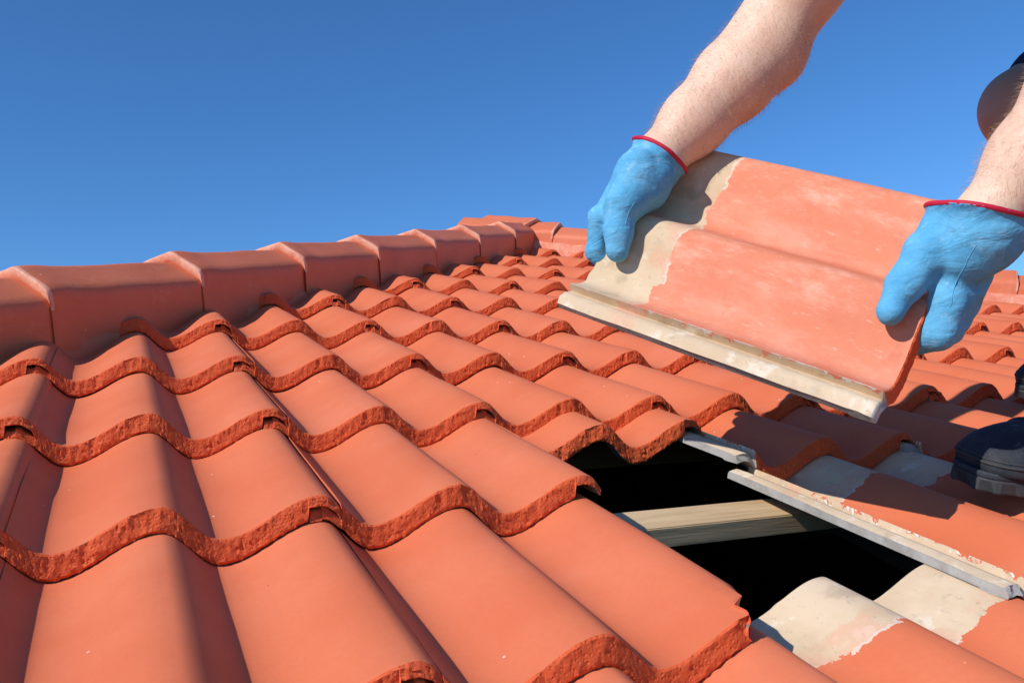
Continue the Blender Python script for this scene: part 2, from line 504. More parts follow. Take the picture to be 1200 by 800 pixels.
def cut_mesh(src, mat_local, planes):
    bm = bmesh.new(); bm.from_mesh(src)
    for co, no in planes:
        geom = list(bm.verts) + list(bm.edges) + list(bm.faces)
        bmesh.ops.bisect_plane(bm, geom=geom, plane_co=mat_local @ Vector(co), plane_no=(mat_local.to_3x3() @ Vector(no)).normalized(), clear_outer=True, dist=1e-6)
    if not bm.faces:
        bm.free(); return None
    me = bpy.data.meshes.new('cut_tile_mesh')
    bm.to_mesh(me); bm.free()
    for m in src.materials:
        me.materials.append(m)
    me.set_sharp_from_angle(angle=math.radians(38))
    return me

HL = Vector((0.30, 0.32, 0)).normalized()          # up the left hip
NL = Vector((-0.32, 0.30, 0)).normalized()         # away from the slope, across the left hip
NR = Vector((0.32, 0.30, 0)).normalized()
APEX_I, APEX_R = 12, 6
moved = {(-3, 2): (-2.30, -0.012), (-3, 3): (-2.685, -0.0085), (-3, 4): (-2.72, -0.0075)}
uncovered = [(9, 9), (-3, 3), (-3, 4), (-4, 3), (-5, 2)]
for r in range(-6, 6):
    for k in range(-3, 13):
        i0 = 2 * k
        if i0 + 2.3 < 2 * r or i0 - 0.2 > 2 * APEX_I - 2 * r:
            continue
        if (r, k) == (-4, 2):
            continue                                # the tile held in the hands
        rr, n0 = moved.get((r, k), (r, 0.0))
        far = r >= 2 or k < -1 or k > 8
        src = (LO if far else HI)[rnd.randrange(3 if far else 6)]
        if (r, k) == (-4, 1):
            src = BROKEN
        if (r, k) in uncovered:
            src = OPEN[uncovered.index((r, k))]
        loc = (i0 * HALF + rnd.uniform(-0.0012, 0.0012), rr * GAUGE + rnd.uniform(-0.002, 0.002), n0 + rnd.uniform(-0.0007, 0.0007))
        rot = (TILT + rnd.uniform(-0.003, 0.003), rnd.uniform(-0.003, 0.003), rnd.uniform(-0.004, 0.004))
        if (r, k) in moved:
            rot = (TILT - 0.006, 0.0, 0.008)
        planes = []
        if i0 < 2 * r + 3:
            planes.append((NL * 0.03, NL))
        if i0 + 2 > 2 * APEX_I - 2 * r - 3:
            planes.append((Vector((2 * APEX_I * HALF, 0, 0)) + NR * 0.03, NR))
        if planes:
            ml = (Matrix.Translation(loc) @ Matrix.Rotation(rot[2], 4, 'Z') @ Matrix.Rotation(rot[1], 4, 'Y') @ Matrix.Rotation(rot[0], 4, 'X')).inverted()
            src = cut_mesh(src, ml, planes)
            if src is None:
                continue
        link('roof_tile', src, roof, loc, rot)

# ------------------------------------------------------------------ hip caps
def cap_mesh(seed, length=0.47):
    """three-sided cap, x along the hip (lip at x = 0), y across, z up; slightly tapered so that it tucks under the next"""
    prof = [(-0.094, -0.060), (-0.090, -0.02), (-0.082, 0.040), (-0.079, 0.056), (-0.072, 0.0665), (-0.045, 0.0785), (-0.018, 0.0895), (-0.006, 0.0945), (0.0, 0.0955)]
    prof = prof + [(-a, b) for a, b in prof[-2::-1]]
    P = np.array(prof)
    st = [(0.018, 0.990, -0.0235), (0.004, 0.990, -0.0235), (0.0015, 0.991, -0.022), (-0.003, 1.0, -0.0025), (-0.001, 1.004, 0.0), (0.006, 1.006, 0.0012), (0.028, 1.004, 0.0006), (0.05, 1.0, -0.002), (0.08, 0.995, -0.0055)]
    st += [(x, 0.995 - 0.012 * (x - 0.08) / 0.39, -0.0055 - 0.016 * (x - 0.08) / 0.39) for x in np.linspace(0.12, length, 9)]
    V, F = [], []
    n = len(P)
    for x, s, dz in st:
        pts = np.c_[np.full(n, x), P[:, 0] * s, P[:, 1] + dz]
        a = 0.0018
        pts[:, 0] += a * vnoise(pts + seed * 3.1, 40) * (1.5 if x < 0.02 else 1)
        pts[:, 1:] += (a * vnoise(pts + seed * 1.3 + 7, 16))[:, None] * np.array([0.5, 1.0])
        V += list(pts)
    for r in range(len(st) - 1):
        for c in range(n - 1):
            a = r * n + c
            F.append((a, a + 1, a + n + 1, a + n))
    m = (len(st) - 1) * n
    F.append(tuple(range(m + n - 1, m - 1, -1)))
    me = mesh_of('cap_mesh', V, F, [M['cap']])
    bm = bmesh.new(); bm.from_mesh(me)
    bmesh.ops.subdivide_edges(bm, edges=list(bm.edges), cuts=1, smooth=0.3, use_grid_fill=True)
    bmesh.ops.recalc_face_normals(bm, faces=list(bm.faces))
    bm.to_mesh(me); bm.free()
    me.polygons.foreach_set('use_smooth', np.ones(len(me.polygons), bool))
    me.set_sharp_from_angle(angle=math.radians(44))
    return me
CAPS = [cap_mesh(s) for s in range(4)]
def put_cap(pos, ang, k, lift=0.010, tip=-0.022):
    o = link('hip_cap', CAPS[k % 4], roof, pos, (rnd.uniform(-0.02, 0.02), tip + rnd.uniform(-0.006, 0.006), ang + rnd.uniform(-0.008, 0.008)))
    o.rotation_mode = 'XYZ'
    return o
angL = math.atan2(0.32, 0.30)
for k in range(-8, 7):
    r = -0.16 + 0.9 * k
    if r < APEX_R - 0.4:
        put_cap((2 * r * HALF, r * GAUGE, 0.004), angL, k, tip=0.0)
angR = math.pi - angL
for k, r in enumerate(np.arange(5.62, -7.0, -0.82)):
    put_cap(((2 * APEX_I - 2 * r) * HALF, r * GAUGE, 0.004), angR, k + 1, tip=0.0)
# the cap that closes the top, and the ridge running away behind it
apex = Vector((APEX_I * HALF, APEX_R * GAUGE, 0))
o = link('hip_cap', cap_mesh(9, 0.30), roof, (apex.x + 0.03, apex.y - 0.05, 0.015), (0, 0, angR - 0.35))
for k in range(4):
    o = link('ridge_cap', CAPS[k], roof)
    d = RW.to_3x3().inverted() @ Vector((0, 1, 0))
    p = apex + d * (0.12 + 0.4 * k)
    zax = RW.to_3x3().inverted() @ Vector((0, 0, 1))
    yax = zax.cross(d)
    m4 = Matrix((d, yax, zax)).transposed().to_4x4(); m4.translation = p + zax * 0.0
    o.matrix_local = m4

def mortar(name, p0, d, length, side, seed, mat):
    """pointing under the caps: a lumpy sloping fillet, x along the hip"""
    n, ps = 130, [(0.055, -0.010), (0.074, -0.018), (0.086, -0.034), (0.096, -0.058), (0.104, -0.095)]
    if seed:
        ps = [(0.075, 0.02), (0.100, 0.010), (0.112, -0.016), (0.122, -0.045), (0.128, -0.085)]
    d = Vector(d).normalized(); q = Vector(side).normalized()
    V, F = [], []
    for a in range(n + 1):
        x = length * a / n
        for b, (s, z) in enumerate(ps):
            j = float(vnoise(np.array([[x * 1.0, s + seed, z]]), 26)[0]) * 0.006 + float(vnoise(np.array([[x, s + seed, z + 4]]), 9)[0]) * 0.006
            v = Vector(p0) + d * x + q * (s + j) + Vector((0, 0, z + j))
            V.append(v)
    m = len(ps)
    for a in range(n):
        for b in range(m - 1):
            k = a * m + b
            F.append((k, k + 1, k + m + 1, k + m))
    return link(name, mesh_of('mortar_mesh', V, F, [mat]), roof)
hip_len = math.hypot(0.30, 0.32)
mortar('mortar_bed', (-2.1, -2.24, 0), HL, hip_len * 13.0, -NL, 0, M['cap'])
mortar('mortar_bed', (apex.x, apex.y, 0), (0.30, -0.32, 0), hip_len * 13.0, -NR, 3, M['mortar'])  # lit-side bed, with its sun brightness painted in

# the slopes beyond the hips, and what carries the tiles
def slope_sheet(name, corner_fn, nu, nv):
    V, F = [], []
    for a in range(nu + 1):
        for b in range(nv + 1):
            V.append(corner_fn(a / nu, b / nv))
    for a in range(nu):
        for b in range(nv):
            k = a * (nv + 1) + b
            F.append((k, k + nv + 1, k + nv + 2, k + 1))
    return link(name, mesh_of('slope_mesh', V, F, [M['tile']]), roof)
RWi = RW.to_3x3().inverted()
def side_slope(sgn):
    dn = RWi @ Vector((-sgn * cp, 0, -sp))          # straight down the neighbouring slope
    al = RWi @ Vector((0, 1, 0))
    top = Vector((APEX_I * HALF, APEX_R * GAUGE, -0.03))
    def f(a, b):
        L = 4.6 * a
        # along the ridge direction: starts on the hip (45 degrees in plan)
        y0 = -L * cp
        y = y0 + b * (5.0 - y0)
        st = (L % GAUGE) / GAUGE
        return top + dn * L + al * y + (RWi @ Vector((-sgn * sp, 0, cp))) * (float(wave(y)) + 0.026 * st - 0.09)
    return slope_sheet('roof_slope', f, 180, 260)
side_slope(1); side_slope(-1)
def lower(a, b):
    u = -2.4 + 8.4 * a; v = -3.3 + b * (-1.93 + 3.3)
    return Vector((u, v, float(wave(u)) - 0.012 - 0.026 * ((v / GAUGE) % 1)))
slope_sheet('roof_slope', lower, 460, 26)
def side_fill(u0, u1):
    def f(a, b):
        v = -1.94 + 1.95 * b
        lo_ = max(u0, 2 * (v / GAUGE) * HALF - 0.02) if u0 < 0 else u0
        hi_ = u1 if u0 < 0 else min(u1, (2 * APEX_I - 2 * v / GAUGE) * HALF)
        u = lo_ + a * (hi_ - lo_)
        return Vector((u, v, float(wave(u)) - 0.016 - 0.026 * ((v / GAUGE) % 1)))
    slope_sheet('roof_slope', f, 140, 40)
side_fill(-2.4, -0.93); side_fill(3.87, 6.0)

for r in list(range(-9, 6)):
    v = r * GAUGE + 0.375
    u0, u1 = max(-2.2, 2 * (r + 1.2) * HALF), min(5.8, (2 * APEX_I - 2 * (r + 1.2)) * HALF)
    if r == -4:
        v, z1 = -0.925, -0.076
    else:
        z1 = -0.086
    if u1 > u0:
        link('batten', box_mesh('batten_mesh', (u0, v - 0.030, z1 - (0.027 if r == -4 else 0.040)), (u1, v + 0.026, z1), M['wood' if r == -4 else 'shadewood'], 0.0015), roof)  # only the batten in the gap is light; the rest carry painted shade
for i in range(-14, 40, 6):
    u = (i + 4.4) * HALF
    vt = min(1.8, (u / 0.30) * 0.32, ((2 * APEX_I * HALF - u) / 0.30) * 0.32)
    link('rafter', box_mesh('rafter_mesh', (u - 0.022, -3.2, -0.235), (u + 0.022, vt, -0.128), M['shadewood']), roof)
def wbox(name, lo, hi, mat):
    me = box_mesh(name + '_mesh', lo, hi, mat, 0)
    me.transform(RW.inverted())
    return link(name, me, roof)
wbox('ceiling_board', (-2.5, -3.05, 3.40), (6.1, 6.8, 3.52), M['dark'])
for lo, hi in (((-2.3, -2.9, 0.0), (-2.1, 6.7, 3.40)), ((5.7, -2.9, 0.0), (5.9, 6.7, 3.40)), ((-2.1, -2.9, 0.0), (5.7, -2.7, 3.40)), ((-2.1, 6.5, 0.0), (5.7, 6.7, 3.40))):
    wbox('outer_wall', lo, hi, M['wall'])
gm = mesh_of('gable_mesh', [(-2.5, 6.74, 3.52), (6.1, 6.74, 3.52), (1.8, 6.74, 5.16), (-2.5, 6.62, 3.52), (6.1, 6.62, 3.52), (1.8, 6.62, 5.16)], [(0, 1, 2), (5, 4, 3), (0, 3, 4, 1), (1, 4, 5, 2), (2, 5, 3, 0)], [M['wall']], smooth=False)
gm.transform(RW.inverted())
link('gable_wall', gm, roof)

g = link('ground', mesh_of('ground_mesh', [(-3000, -3000, 0), (3000, -3000, 0), (3000, 3000, 0), (-3000, 3000, 0)], [(0, 1, 2, 3)], [M['grass']]))
g['kind'] = 'structure'

# ------------------------------------------------------------------ the lifted tile
TR = np.array([[0.6892473, -0.49564064, -0.52846809], [0.28814206, 0.85675198, -0.42772679], [0.66476486, 0.14253565, 0.7333289]])
TT = np.array([0.85086145, -1.12616229, 0.12688776])
def tl(p):                                           # lifted-tile frame -> roof frame
    return np.atleast_2d(np.asarray(p, float)) @ TR.T + TT
held = link('roof_tile_lifted', make_tile('lifted_tile_mesh', 57, 150, skin=M['worn'], rough=0.45))
mt = Matrix([[*TR[k], TT[k]] for k in range(3)] + [[0, 0, 0, 1]])
held.matrix_world = RW @ mt
tag(held, 'worn terracotta roof tile with bare beige end lifted in both gloved hands', 'roof tile')

# ------------------------------------------------------------------ signed distance modelling for the figure
class SDF:
    def __init__(s, lo, hi, h):
        s.lo = np.array(lo, float); s.h = h
        s.n = np.ceil((np.array(hi) - s.lo) / h).astype(int) + 1
        s.d = np.full(s.n, 0.2, np.float32)
    def _sub(s, lo, hi):
        a = np.maximum(np.floor((np.array(lo) - s.lo) / s.h).astype(int), 0)
        b = np.minimum(np.ceil((np.array(hi) - s.lo) / s.h).astype(int) + 1, s.n)
        if (b <= a).any():
            return None, None
        g = np.stack(np.meshgrid(*[s.lo[k] + s.h * np.arange(a[k], b[k]) for k in range(3)], indexing='ij'), -1).astype(np.float32)
        return tuple(slice(a[k], b[k]) for k in range(3)), g
    def _add(s, sl, d, k):
        o = s.d[sl]
        h = np.clip(0.5 + 0.5 * (o - d) / k, 0, 1)
        s.d[sl] = o * (1 - h) + d * h - k * h * (1 - h)
    def cone(s, a, b, ra, rb, k=0.012):
        a, b = np.array(a, float), np.array(b, float)
        r = max(ra, rb) + 2.5 * k + 0.02
        sl, g = s._sub(np.minimum(a, b) - r, np.maximum(a, b) + r)
        if sl is None:
            return
        ab = b - a
        t = np.clip(((g - a) @ ab) / max(ab @ ab, 1e-9), 0, 1)
        d = np.linalg.norm(g - a - t[..., None] * ab, axis=-1) - (ra + (rb - ra) * t)
        s._add(sl, d.astype(np.float32), k)
    def chain(s, pts, rads, k=0.012):
        for q in range(len(pts) - 1):
            s.cone(pts[q], pts[q + 1], rads[q], rads[q + 1], k)
    def ell(s, c, r, ax=None, k=0.012):
        c, r = np.array(c, float), np.array(r, float)
        m = r.max() + 2.5 * k + 0.02
        sl, g = s._sub(c - m, c + m)
        if sl is None:
            return
        q = g - c
        if ax is not None:
            q = q @ np.array(ax).T
        k0 = np.linalg.norm(q / r, axis=-1); k1 = np.linalg.norm(q / (r * r), axis=-1)
        s._add(sl, (k0 * (k0 - 1) / np.maximum(k1, 1e-6)).astype(np.float32), k)
    def value(s, p):
        q = (np.atleast_2d(p) - s.lo) / s.h
        i = np.clip(np.floor(q).astype(int), 0, s.n - 2); f = q - i
        r = 0
        for a in (0, 1):
            for b in (0, 1):
                for c in (0, 1):
                    w = (f[:, 0] if a else 1 - f[:, 0]) * (f[:, 1] if b else 1 - f[:, 1]) * (f[:, 2] if c else 1 - f[:, 2])
                    r = r + w * s.d[i[:, 0] + a, i[:, 1] + b, i[:, 2] + c]
        return r
    def snap(s, p, off=0.0):
        p = np.atleast_2d(np.array(p, float)).copy()
        e = s.h
        for _ in range(12):
            g = np.stack([s.value(p + np.eye(3)[k] * e) - s.value(p - np.eye(3)[k] * e) for k in range(3)], -1) / (2 * e)
            g /= np.maximum(np.linalg.norm(g, axis=1), 1e-6)[:, None]
            p -= g * (s.value(p) - off)[:, None] * 0.8
        return p, g
    def mesh(s):
        """naive surface nets"""
        d = s.d
        inside = d < 0
        cnt = sum(inside[a:s.n[0] - 1 + a, b:s.n[1] - 1 + b, c:s.n[2] - 1 + c].astype(np.int8) for a in (0, 1) for b in (0, 1) for c in (0, 1))
        cells = np.argwhere((cnt > 0) & (cnt < 8))
        idx = np.full(s.n - 1, -1, np.int32)
        idx[tuple(cells.T)] = np.arange(len(cells))
        acc = np.zeros((len(cells), 3)); num = np.zeros(len(cells))
        cor = [(a, b, c) for a in (0, 1) for b in (0, 1) for c in (0, 1)]
        vals = {q: d[cells[:, 0] + q[0], cells[:, 1] + q[1], cells[:, 2] + q[2]] for q in cor}
        for q in cor:
            for ax in range(3):
                if q[ax] == 0:
                    p = list(q); p[ax] = 1; p = tuple(p)
                    va, vb = vals[q], vals[p]
                    m = (va < 0) != (vb < 0)
                    t = np.where(m, va / np.where(m, va - vb, 1), 0)
                    pos = np.array(q, float) + np.eye(3)[ax] * t[:, None]
                    acc += np.where(m[:, None], pos, 0); num += m
        V = s.lo + s.h * (cells + acc / num[:, None])
        F = []
        for ax in range(3):
            sl0 = [slice(None)] * 3; sl1 = [slice(None)] * 3
            sl0[ax] = slice(0, -1); sl1[ax] = slice(1, None)
            x = inside[tuple(sl0)] != inside[tuple(sl1)]
            e = np.argwhere(x)
            b, c = (ax + 1) % 3, (ax + 2) % 3
            ok = (e[:, b] > 0) & (e[:, c] > 0) & (e[:, b] < s.n[b] - 1) & (e[:, c] < s.n[c] - 1)
            e = e[ok]
            def cell(db, dc):
                q = e.copy(); q[:, b] -= db; q[:, c] -= dc
                return idx[tuple(q.T)]
            f = np.stack([cell(1, 1), cell(0, 1), cell(0, 0), cell(1, 0)], -1)
            flip = ~inside[tuple(e.T)]
            f[flip] = f[flip][:, ::-1]
            F.append(f)
        F = np.concatenate(F)
        return V, F[(F >= 0).all(1)]

def sdf_obj(name, sdf, mat, parent, origin, noise=0.0, ns=30):
    V, F = sdf.mesh()
    if noise:
        _, g = sdf.snap(V)
        V = V + g * (noise * vnoise(V, ns))[:, None]
    me = mesh_of(name + '_mesh', W(V) - origin, F, [mat])
    return link(name, me, parent)
def tube(pts, r, n=8, closed=False):
    pts = np.asarray(pts, float); m = len(pts)
    V, F = [], []
    up = np.array([0.13, 0.37, 0.92])
    for a in range(m):
        t = (pts[(a + 1) % m] - pts[a - 1]) if closed else (pts[min(a + 1, m - 1)] - pts[max(a - 1, 0)])
        t = t / np.linalg.norm(t)
        x = np.cross(t, up); x /= np.linalg.norm(x); y = np.cross(t, x)
        for b in range(n):
            an = 2 * math.pi * b / n
            V.append(pts[a] + r * (math.cos(an) * x + math.sin(an) * y))
    for a in range(m if closed else m - 1):
        for b in range(n):
            F.append((a * n + b, a * n + (b + 1) % n, ((a + 1) % m) * n + (b + 1) % n, ((a + 1) % m) * n + b))
    if not closed:
        F.append(tuple(range(n))[::-1]); F.append(tuple(range((m - 1) * n, m * n)))
    return V, F

# --- joints (roof frame)
foot_l = np.array([1.092, -1.062]); foot_r = np.array([1.600, -0.755])
ank_l, ank_r = np.array([1.33, -1.08, 0.09]), np.array([1.79, -0.77, 0.10])
kne_l, kne_r = np.array([1.345, -1.22, 0.54]), ray_at(1200, 128, 1.64)
hip_l, hip_r = np.array([1.74, -1.13, 0.70]), np.array([1.76, -0.92, 0.70])
pelvis = 0.5 * (hip_l + hip_r) + np.array([0.02, 0, 0.05])
wri_r = ray_at(768, 190, 1.300); elb_r = ray_at(894, 58, 1.40); sho_r = ray_at(1035, -195, 1.50)
wri_l = ray_at(1152, 262, 1.150); elb_l = ray_at(1322, 38, 1.22); sho_l = ray_at(1345, -265, 1.46)
chest = 0.5 * (sho_r + sho_l) + np.array([0.06, 0, -0.03])
neck = 0.5 * (sho_r + sho_l) + np.array([-0.10, 0, 0.02])
headc = neck + np.array([-0.14, 0.045, 0.00])

person = bpy.data.objects.new('person', None)
COL.objects.link(person)
PB = W([1.45, -0.97, 0.0])[0]
person.location = PB
tag(person, 'person in blue gloves, navy clothes and black boots bending to lift a roof tile', 'person')

body = SDF((0.72, -1.42, 0.02), (2.02, -0.52, 1.30), 0.005)
def limb(pts, rads, k=0.02):
    body.chain(pts, rads, k)
def along(a, b, t, off=(0, 0, 0)):
    return a + (b - a) * t + np.array(off)
# arms: wrist, forearm belly, elbow, upper arm
for w_, e_, s_, bulge in ((wri_r, elb_r, sho_r, 1), (wri_l, elb_l, sho_l, 1)):
    v = (e_ - w_)
    hand = w_ - v / np.linalg.norm(v) * 0.05
    limb([hand, w_, along(w_, e_, 0.35), along(w_, e_, 0.72), e_, along(e_, s_, 0.35), along(e_, s_, 0.7), s_],
         [0.029, 0.031, 0.043, 0.053, 0.054, 0.060, 0.060, 0.060], 0.025)
# elbow point of the right arm, on its lower outer side
body.ell(ray_at(913, 72, 1.40), (0.022, 0.022, 0.022), k=0.035)
# legs
for h_, k_, a_ in ((hip_l, kne_l, ank_l), (hip_r, kne_r, ank_r)):
    limb([h_, along(h_, k_, 0.4), along(h_, k_, 0.85), k_], [0.088, 0.082, 0.066, 0.060], 0.03)
    limb([k_, along(k_, a_, 0.35, (0.02, 0, 0)), along(k_, a_, 0.75), a_], [0.054, 0.056, 0.042, 0.040], 0.03)
    limb([a_, a_ + np.array([-0.12, 0.01, -0.045])], [0.038, 0.030], 0.02)
# trunk
limb([pelvis, along(pelvis, chest, 0.5, (0, 0, 0.03)), chest, neck], [0.135, 0.125, 0.125, 0.060], 0.05)
limb([sho_r, sho_l], [0.070, 0.070], 0.06)
limb([neck, headc], [0.058, 0.055], 0.03)
# head: skull, jaw, nose, brow, ears; it looks down at the tile
fwd = np.array([-0.74, -0.16, -0.65]); fwd /= np.linalg.norm(fwd)
side_ = np.array([0.0, 1.0, 0.0]); side_ -= fwd * (side_ @ fwd); side_ /= np.linalg.norm(side_)
upv = np.cross(side_, fwd)
if upv[2] < 0:
    upv = -upv
AX = np.array([fwd, side_, upv])
hp = lambda f, s, u: headc + fwd * f + side_ * s + upv * u
body.ell(hp(0, 0, 0.02), (0.098, 0.076, 0.105), AX, 0.02)
body.ell(hp(0.035, 0, -0.055), (0.062, 0.056, 0.060), AX, 0.03)
body.cone(hp(0.092, 0, 0.012), hp(0.110, 0, -0.028), 0.009, 0.014, 0.012)
body.ell(hp(0.083, 0, 0.028), (0.018, 0.050, 0.010), AX, 0.015)
body.ell(hp(0.090, 0, -0.060), (0.012, 0.025, 0.010), AX, 0.012)
for s in (-1, 1):
    body.ell(hp(-0.005, s * 0.078, 0.0), (0.020, 0.008, 0.030), AX, 0.008)
body_o = sdf_obj('body', body, M['skin'], person, PB)
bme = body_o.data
bme.materials.append(M['legskin'])  # darker leg colour carries the shade on the knee
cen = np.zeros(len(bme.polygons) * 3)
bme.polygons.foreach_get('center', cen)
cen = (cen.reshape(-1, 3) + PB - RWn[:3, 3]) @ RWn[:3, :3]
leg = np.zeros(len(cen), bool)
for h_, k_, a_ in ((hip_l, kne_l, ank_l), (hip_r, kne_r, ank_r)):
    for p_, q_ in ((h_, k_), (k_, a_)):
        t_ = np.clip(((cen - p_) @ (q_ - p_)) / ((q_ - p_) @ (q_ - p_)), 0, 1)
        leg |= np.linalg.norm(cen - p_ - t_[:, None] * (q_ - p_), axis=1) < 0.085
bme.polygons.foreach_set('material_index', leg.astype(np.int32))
for s in (-1, 1):
    bm = bmesh.new(); bmesh.ops.create_uvsphere(bm, u_segments=12, v_segments=8, radius=0.0125)
    me = bpy.data.meshes.new('eye_mesh'); bm.to_mesh(me); bm.free(); me.materials.append(M['eye'])
    link('eye', me, person, W(hp(0.083, s * 0.032, 0.010))[0] - PB)
hs = SDF(headc - 0.2, headc + 0.2, 0.006)
hs.ell(hp(-0.022, 0, 0.045), (0.096, 0.084, 0.095), AX, 0.02)
sdf_obj('hair', hs, M['headhair'], person, PB, 0.004, 60)

# clothing: shirt with short sleeves, shorts
sh = SDF((0.85, -1.42, 0.50), (2.02, -0.52, 1.15), 0.007)
sh.chain([pelvis, along(pelvis, chest, 0.5, (0, 0, 0.03)), chest, along(chest, neck, 0.55)], [0.150, 0.146, 0.146, 0.095], 0.05)
sh.chain([sho_r, sho_l], [0.086, 0.086], 0.06)
for e_, s_ in ((elb_r, sho_r), (elb_l, sho_l)):
    sh.cone(s_, along(e_, s_, 0.62), 0.078, 0.074, 0.03)
sdf_obj('shirt', sh, M['navy'], person, PB, 0.006, 14)
st = SDF((1.10, -1.45, 0.30), (2.02, -0.6, 1.05), 0.007)
st.cone(pelvis, pelvis + np.array([-0.03, 0, 0.03]), 0.150, 0.146, 0.04)
for h_, k_ in ((hip_l, kne_l), (hip_r, kne_r)):
    st.cone(h_, along(h_, k_, 0.84), 0.104, 0.084, 0.04)
sdf_obj('shorts', st, M['navy'], person, PB, 0.005, 16)

# boots
def boot(name, toe, heading, lift, pitch, label=None):
    """x back from the toe, y across, z up, modelled in its own frame"""
    s = SDF((-0.03, -0.08, -0.02), (0.34, 0.08, 0.24), 0.0035)
    for y in (-0.016, 0.016):
        s.ell((0.050, y, 0.024), (0.050, 0.036, 0.034), k=0.012)
        s.cone((0.045, y * 0.9, 0.034), (0.10, y * 1.2, 0.040), 0.026, 0.028, 0.012)
        s.cone((0.045, y * 1.1, 0.018), (0.12, y * 1.3, 0.018), 0.032, 0.030, 0.010)
    s.cone((0.08, 0, 0.030), (0.20, 0, 0.045), 0.040, 0.040, 0.03)
    s.cone((0.12, 0, 0.050), (0.215, 0, 0.105), 0.030, 0.042, 0.03)
    s.cone((0.255, 0, 0.045), (0.235, 0, 0.20), 0.040, 0.048, 0.03)
    V, F = s.mesh()
    V[:, 2] = np.maximum(V[:, 2] * 0.9, 0.011)
    h = np.array([heading[0], heading[1], 0.0]); h /= np.linalg.norm(h)
    xb = -h; yb = np.cross([0, 0, 1], xb)
    c, sn = math.cos(pitch), math.sin(pitch)
    Rb = np.stack([xb * c + np.array([0, 0, -sn]), yb, xb * sn + np.array([0, 0, c])], 0)
    org = np.array([toe[0], toe[1], lift])
    to = lambda P: W(np.asarray(P) @ Rb + org) - PB
    o = link(name, mesh_of('boot_mesh', to(V), F, [M['boot']]), person)
    # welt and lugged sole
    def outline(t):
        a = 2 * math.pi * t
        x = 0.146 - 0.150 * math.cos(a)
        wv = 0.0525 * (abs(math.sin(a)) ** 0.55) * (1.0 - 0.16 * math.exp(-((x - 0.19) / 0.05) ** 2)) * (1.06 if x < 0.12 else 0.92)
        return x, math.copysign(wv, math.sin(a))
    ring = [outline(k / 72) for k in range(72)]
    def slab(z0, z1, s0, s1, m_, nm, jag=0.0):
        V2, F2 = [], []
        for z, sc in ((z0, s0), (z0 + 0.002, s0 + 0.01), (z1 - 0.002, s1 + 0.01), (z1, s1)):
            for k, (x, y) in enumerate(ring):
                q = sc * (1 + (jag * (1 if (k // 2) % 2 else -1) if z < z1 - 0.004 else 0))
                V2.append((0.146 + (x - 0.146) * q, y * q, z))
        n = 72
        for a in range(3):
            for b in range(n):
                F2.append((a * n + b, a * n + (b + 1) % n, (a + 1) * n + (b + 1) % n, (a + 1) * n + b))
        F2.append(tuple(range(n))[::-1]); F2.append(tuple(range(3 * n, 4 * n)))
        return link(nm, mesh_of('sole_mesh', to(V2), F2, [m_], smooth=False), o)
    slab(-0.012, 0.005, 0.985, 0.998, M['sole'], 'sole', 0.022)
    slab(0.0052, 0.013, 1.0, 1.0, M['boot'], 'welt')
    # stitched seam over the toe cap
    pts = []
    for y in np.linspace(-0.052, 0.052, 25):
        pts.append((0.085 + 0.25 * abs(y) * 0.35, y, 0.09 - 8 * y * y))
    P, _ = s.snap(np.array(pts), 0.0006)
    P = P[P[:, 2] > 0.014]
    P[:, 2] *= 0.9
    V3, F3 = tube(P, 0.0013, 6)
    link('seam', mesh_of('seam_mesh', to(V3), F3, [M['sole']]), o)
    # stitched rand that wraps round the toe
    for hz, rr in ((0.024, 0.0016), (0.029, 0.0009)):
        P, _ = s.snap(np.array([(0.06 - 0.066 * math.cos(a), 0.056 * math.sin(a), hz / 0.9) for a in np.linspace(-2.2, 2.2, 60)]), 0.0004)
        P[:, 2] = hz
        V3, F3 = tube(P, rr, 6)
        link('seam', mesh_of('rand_mesh', to(V3), F3, [M['sole']]), o)
    return o
boot('boot', foot_l, (-1.0, 0.10), 0.004, 0.02)
boot('boot', foot_r, (-1.0, 0.05), 0.012, -0.12)

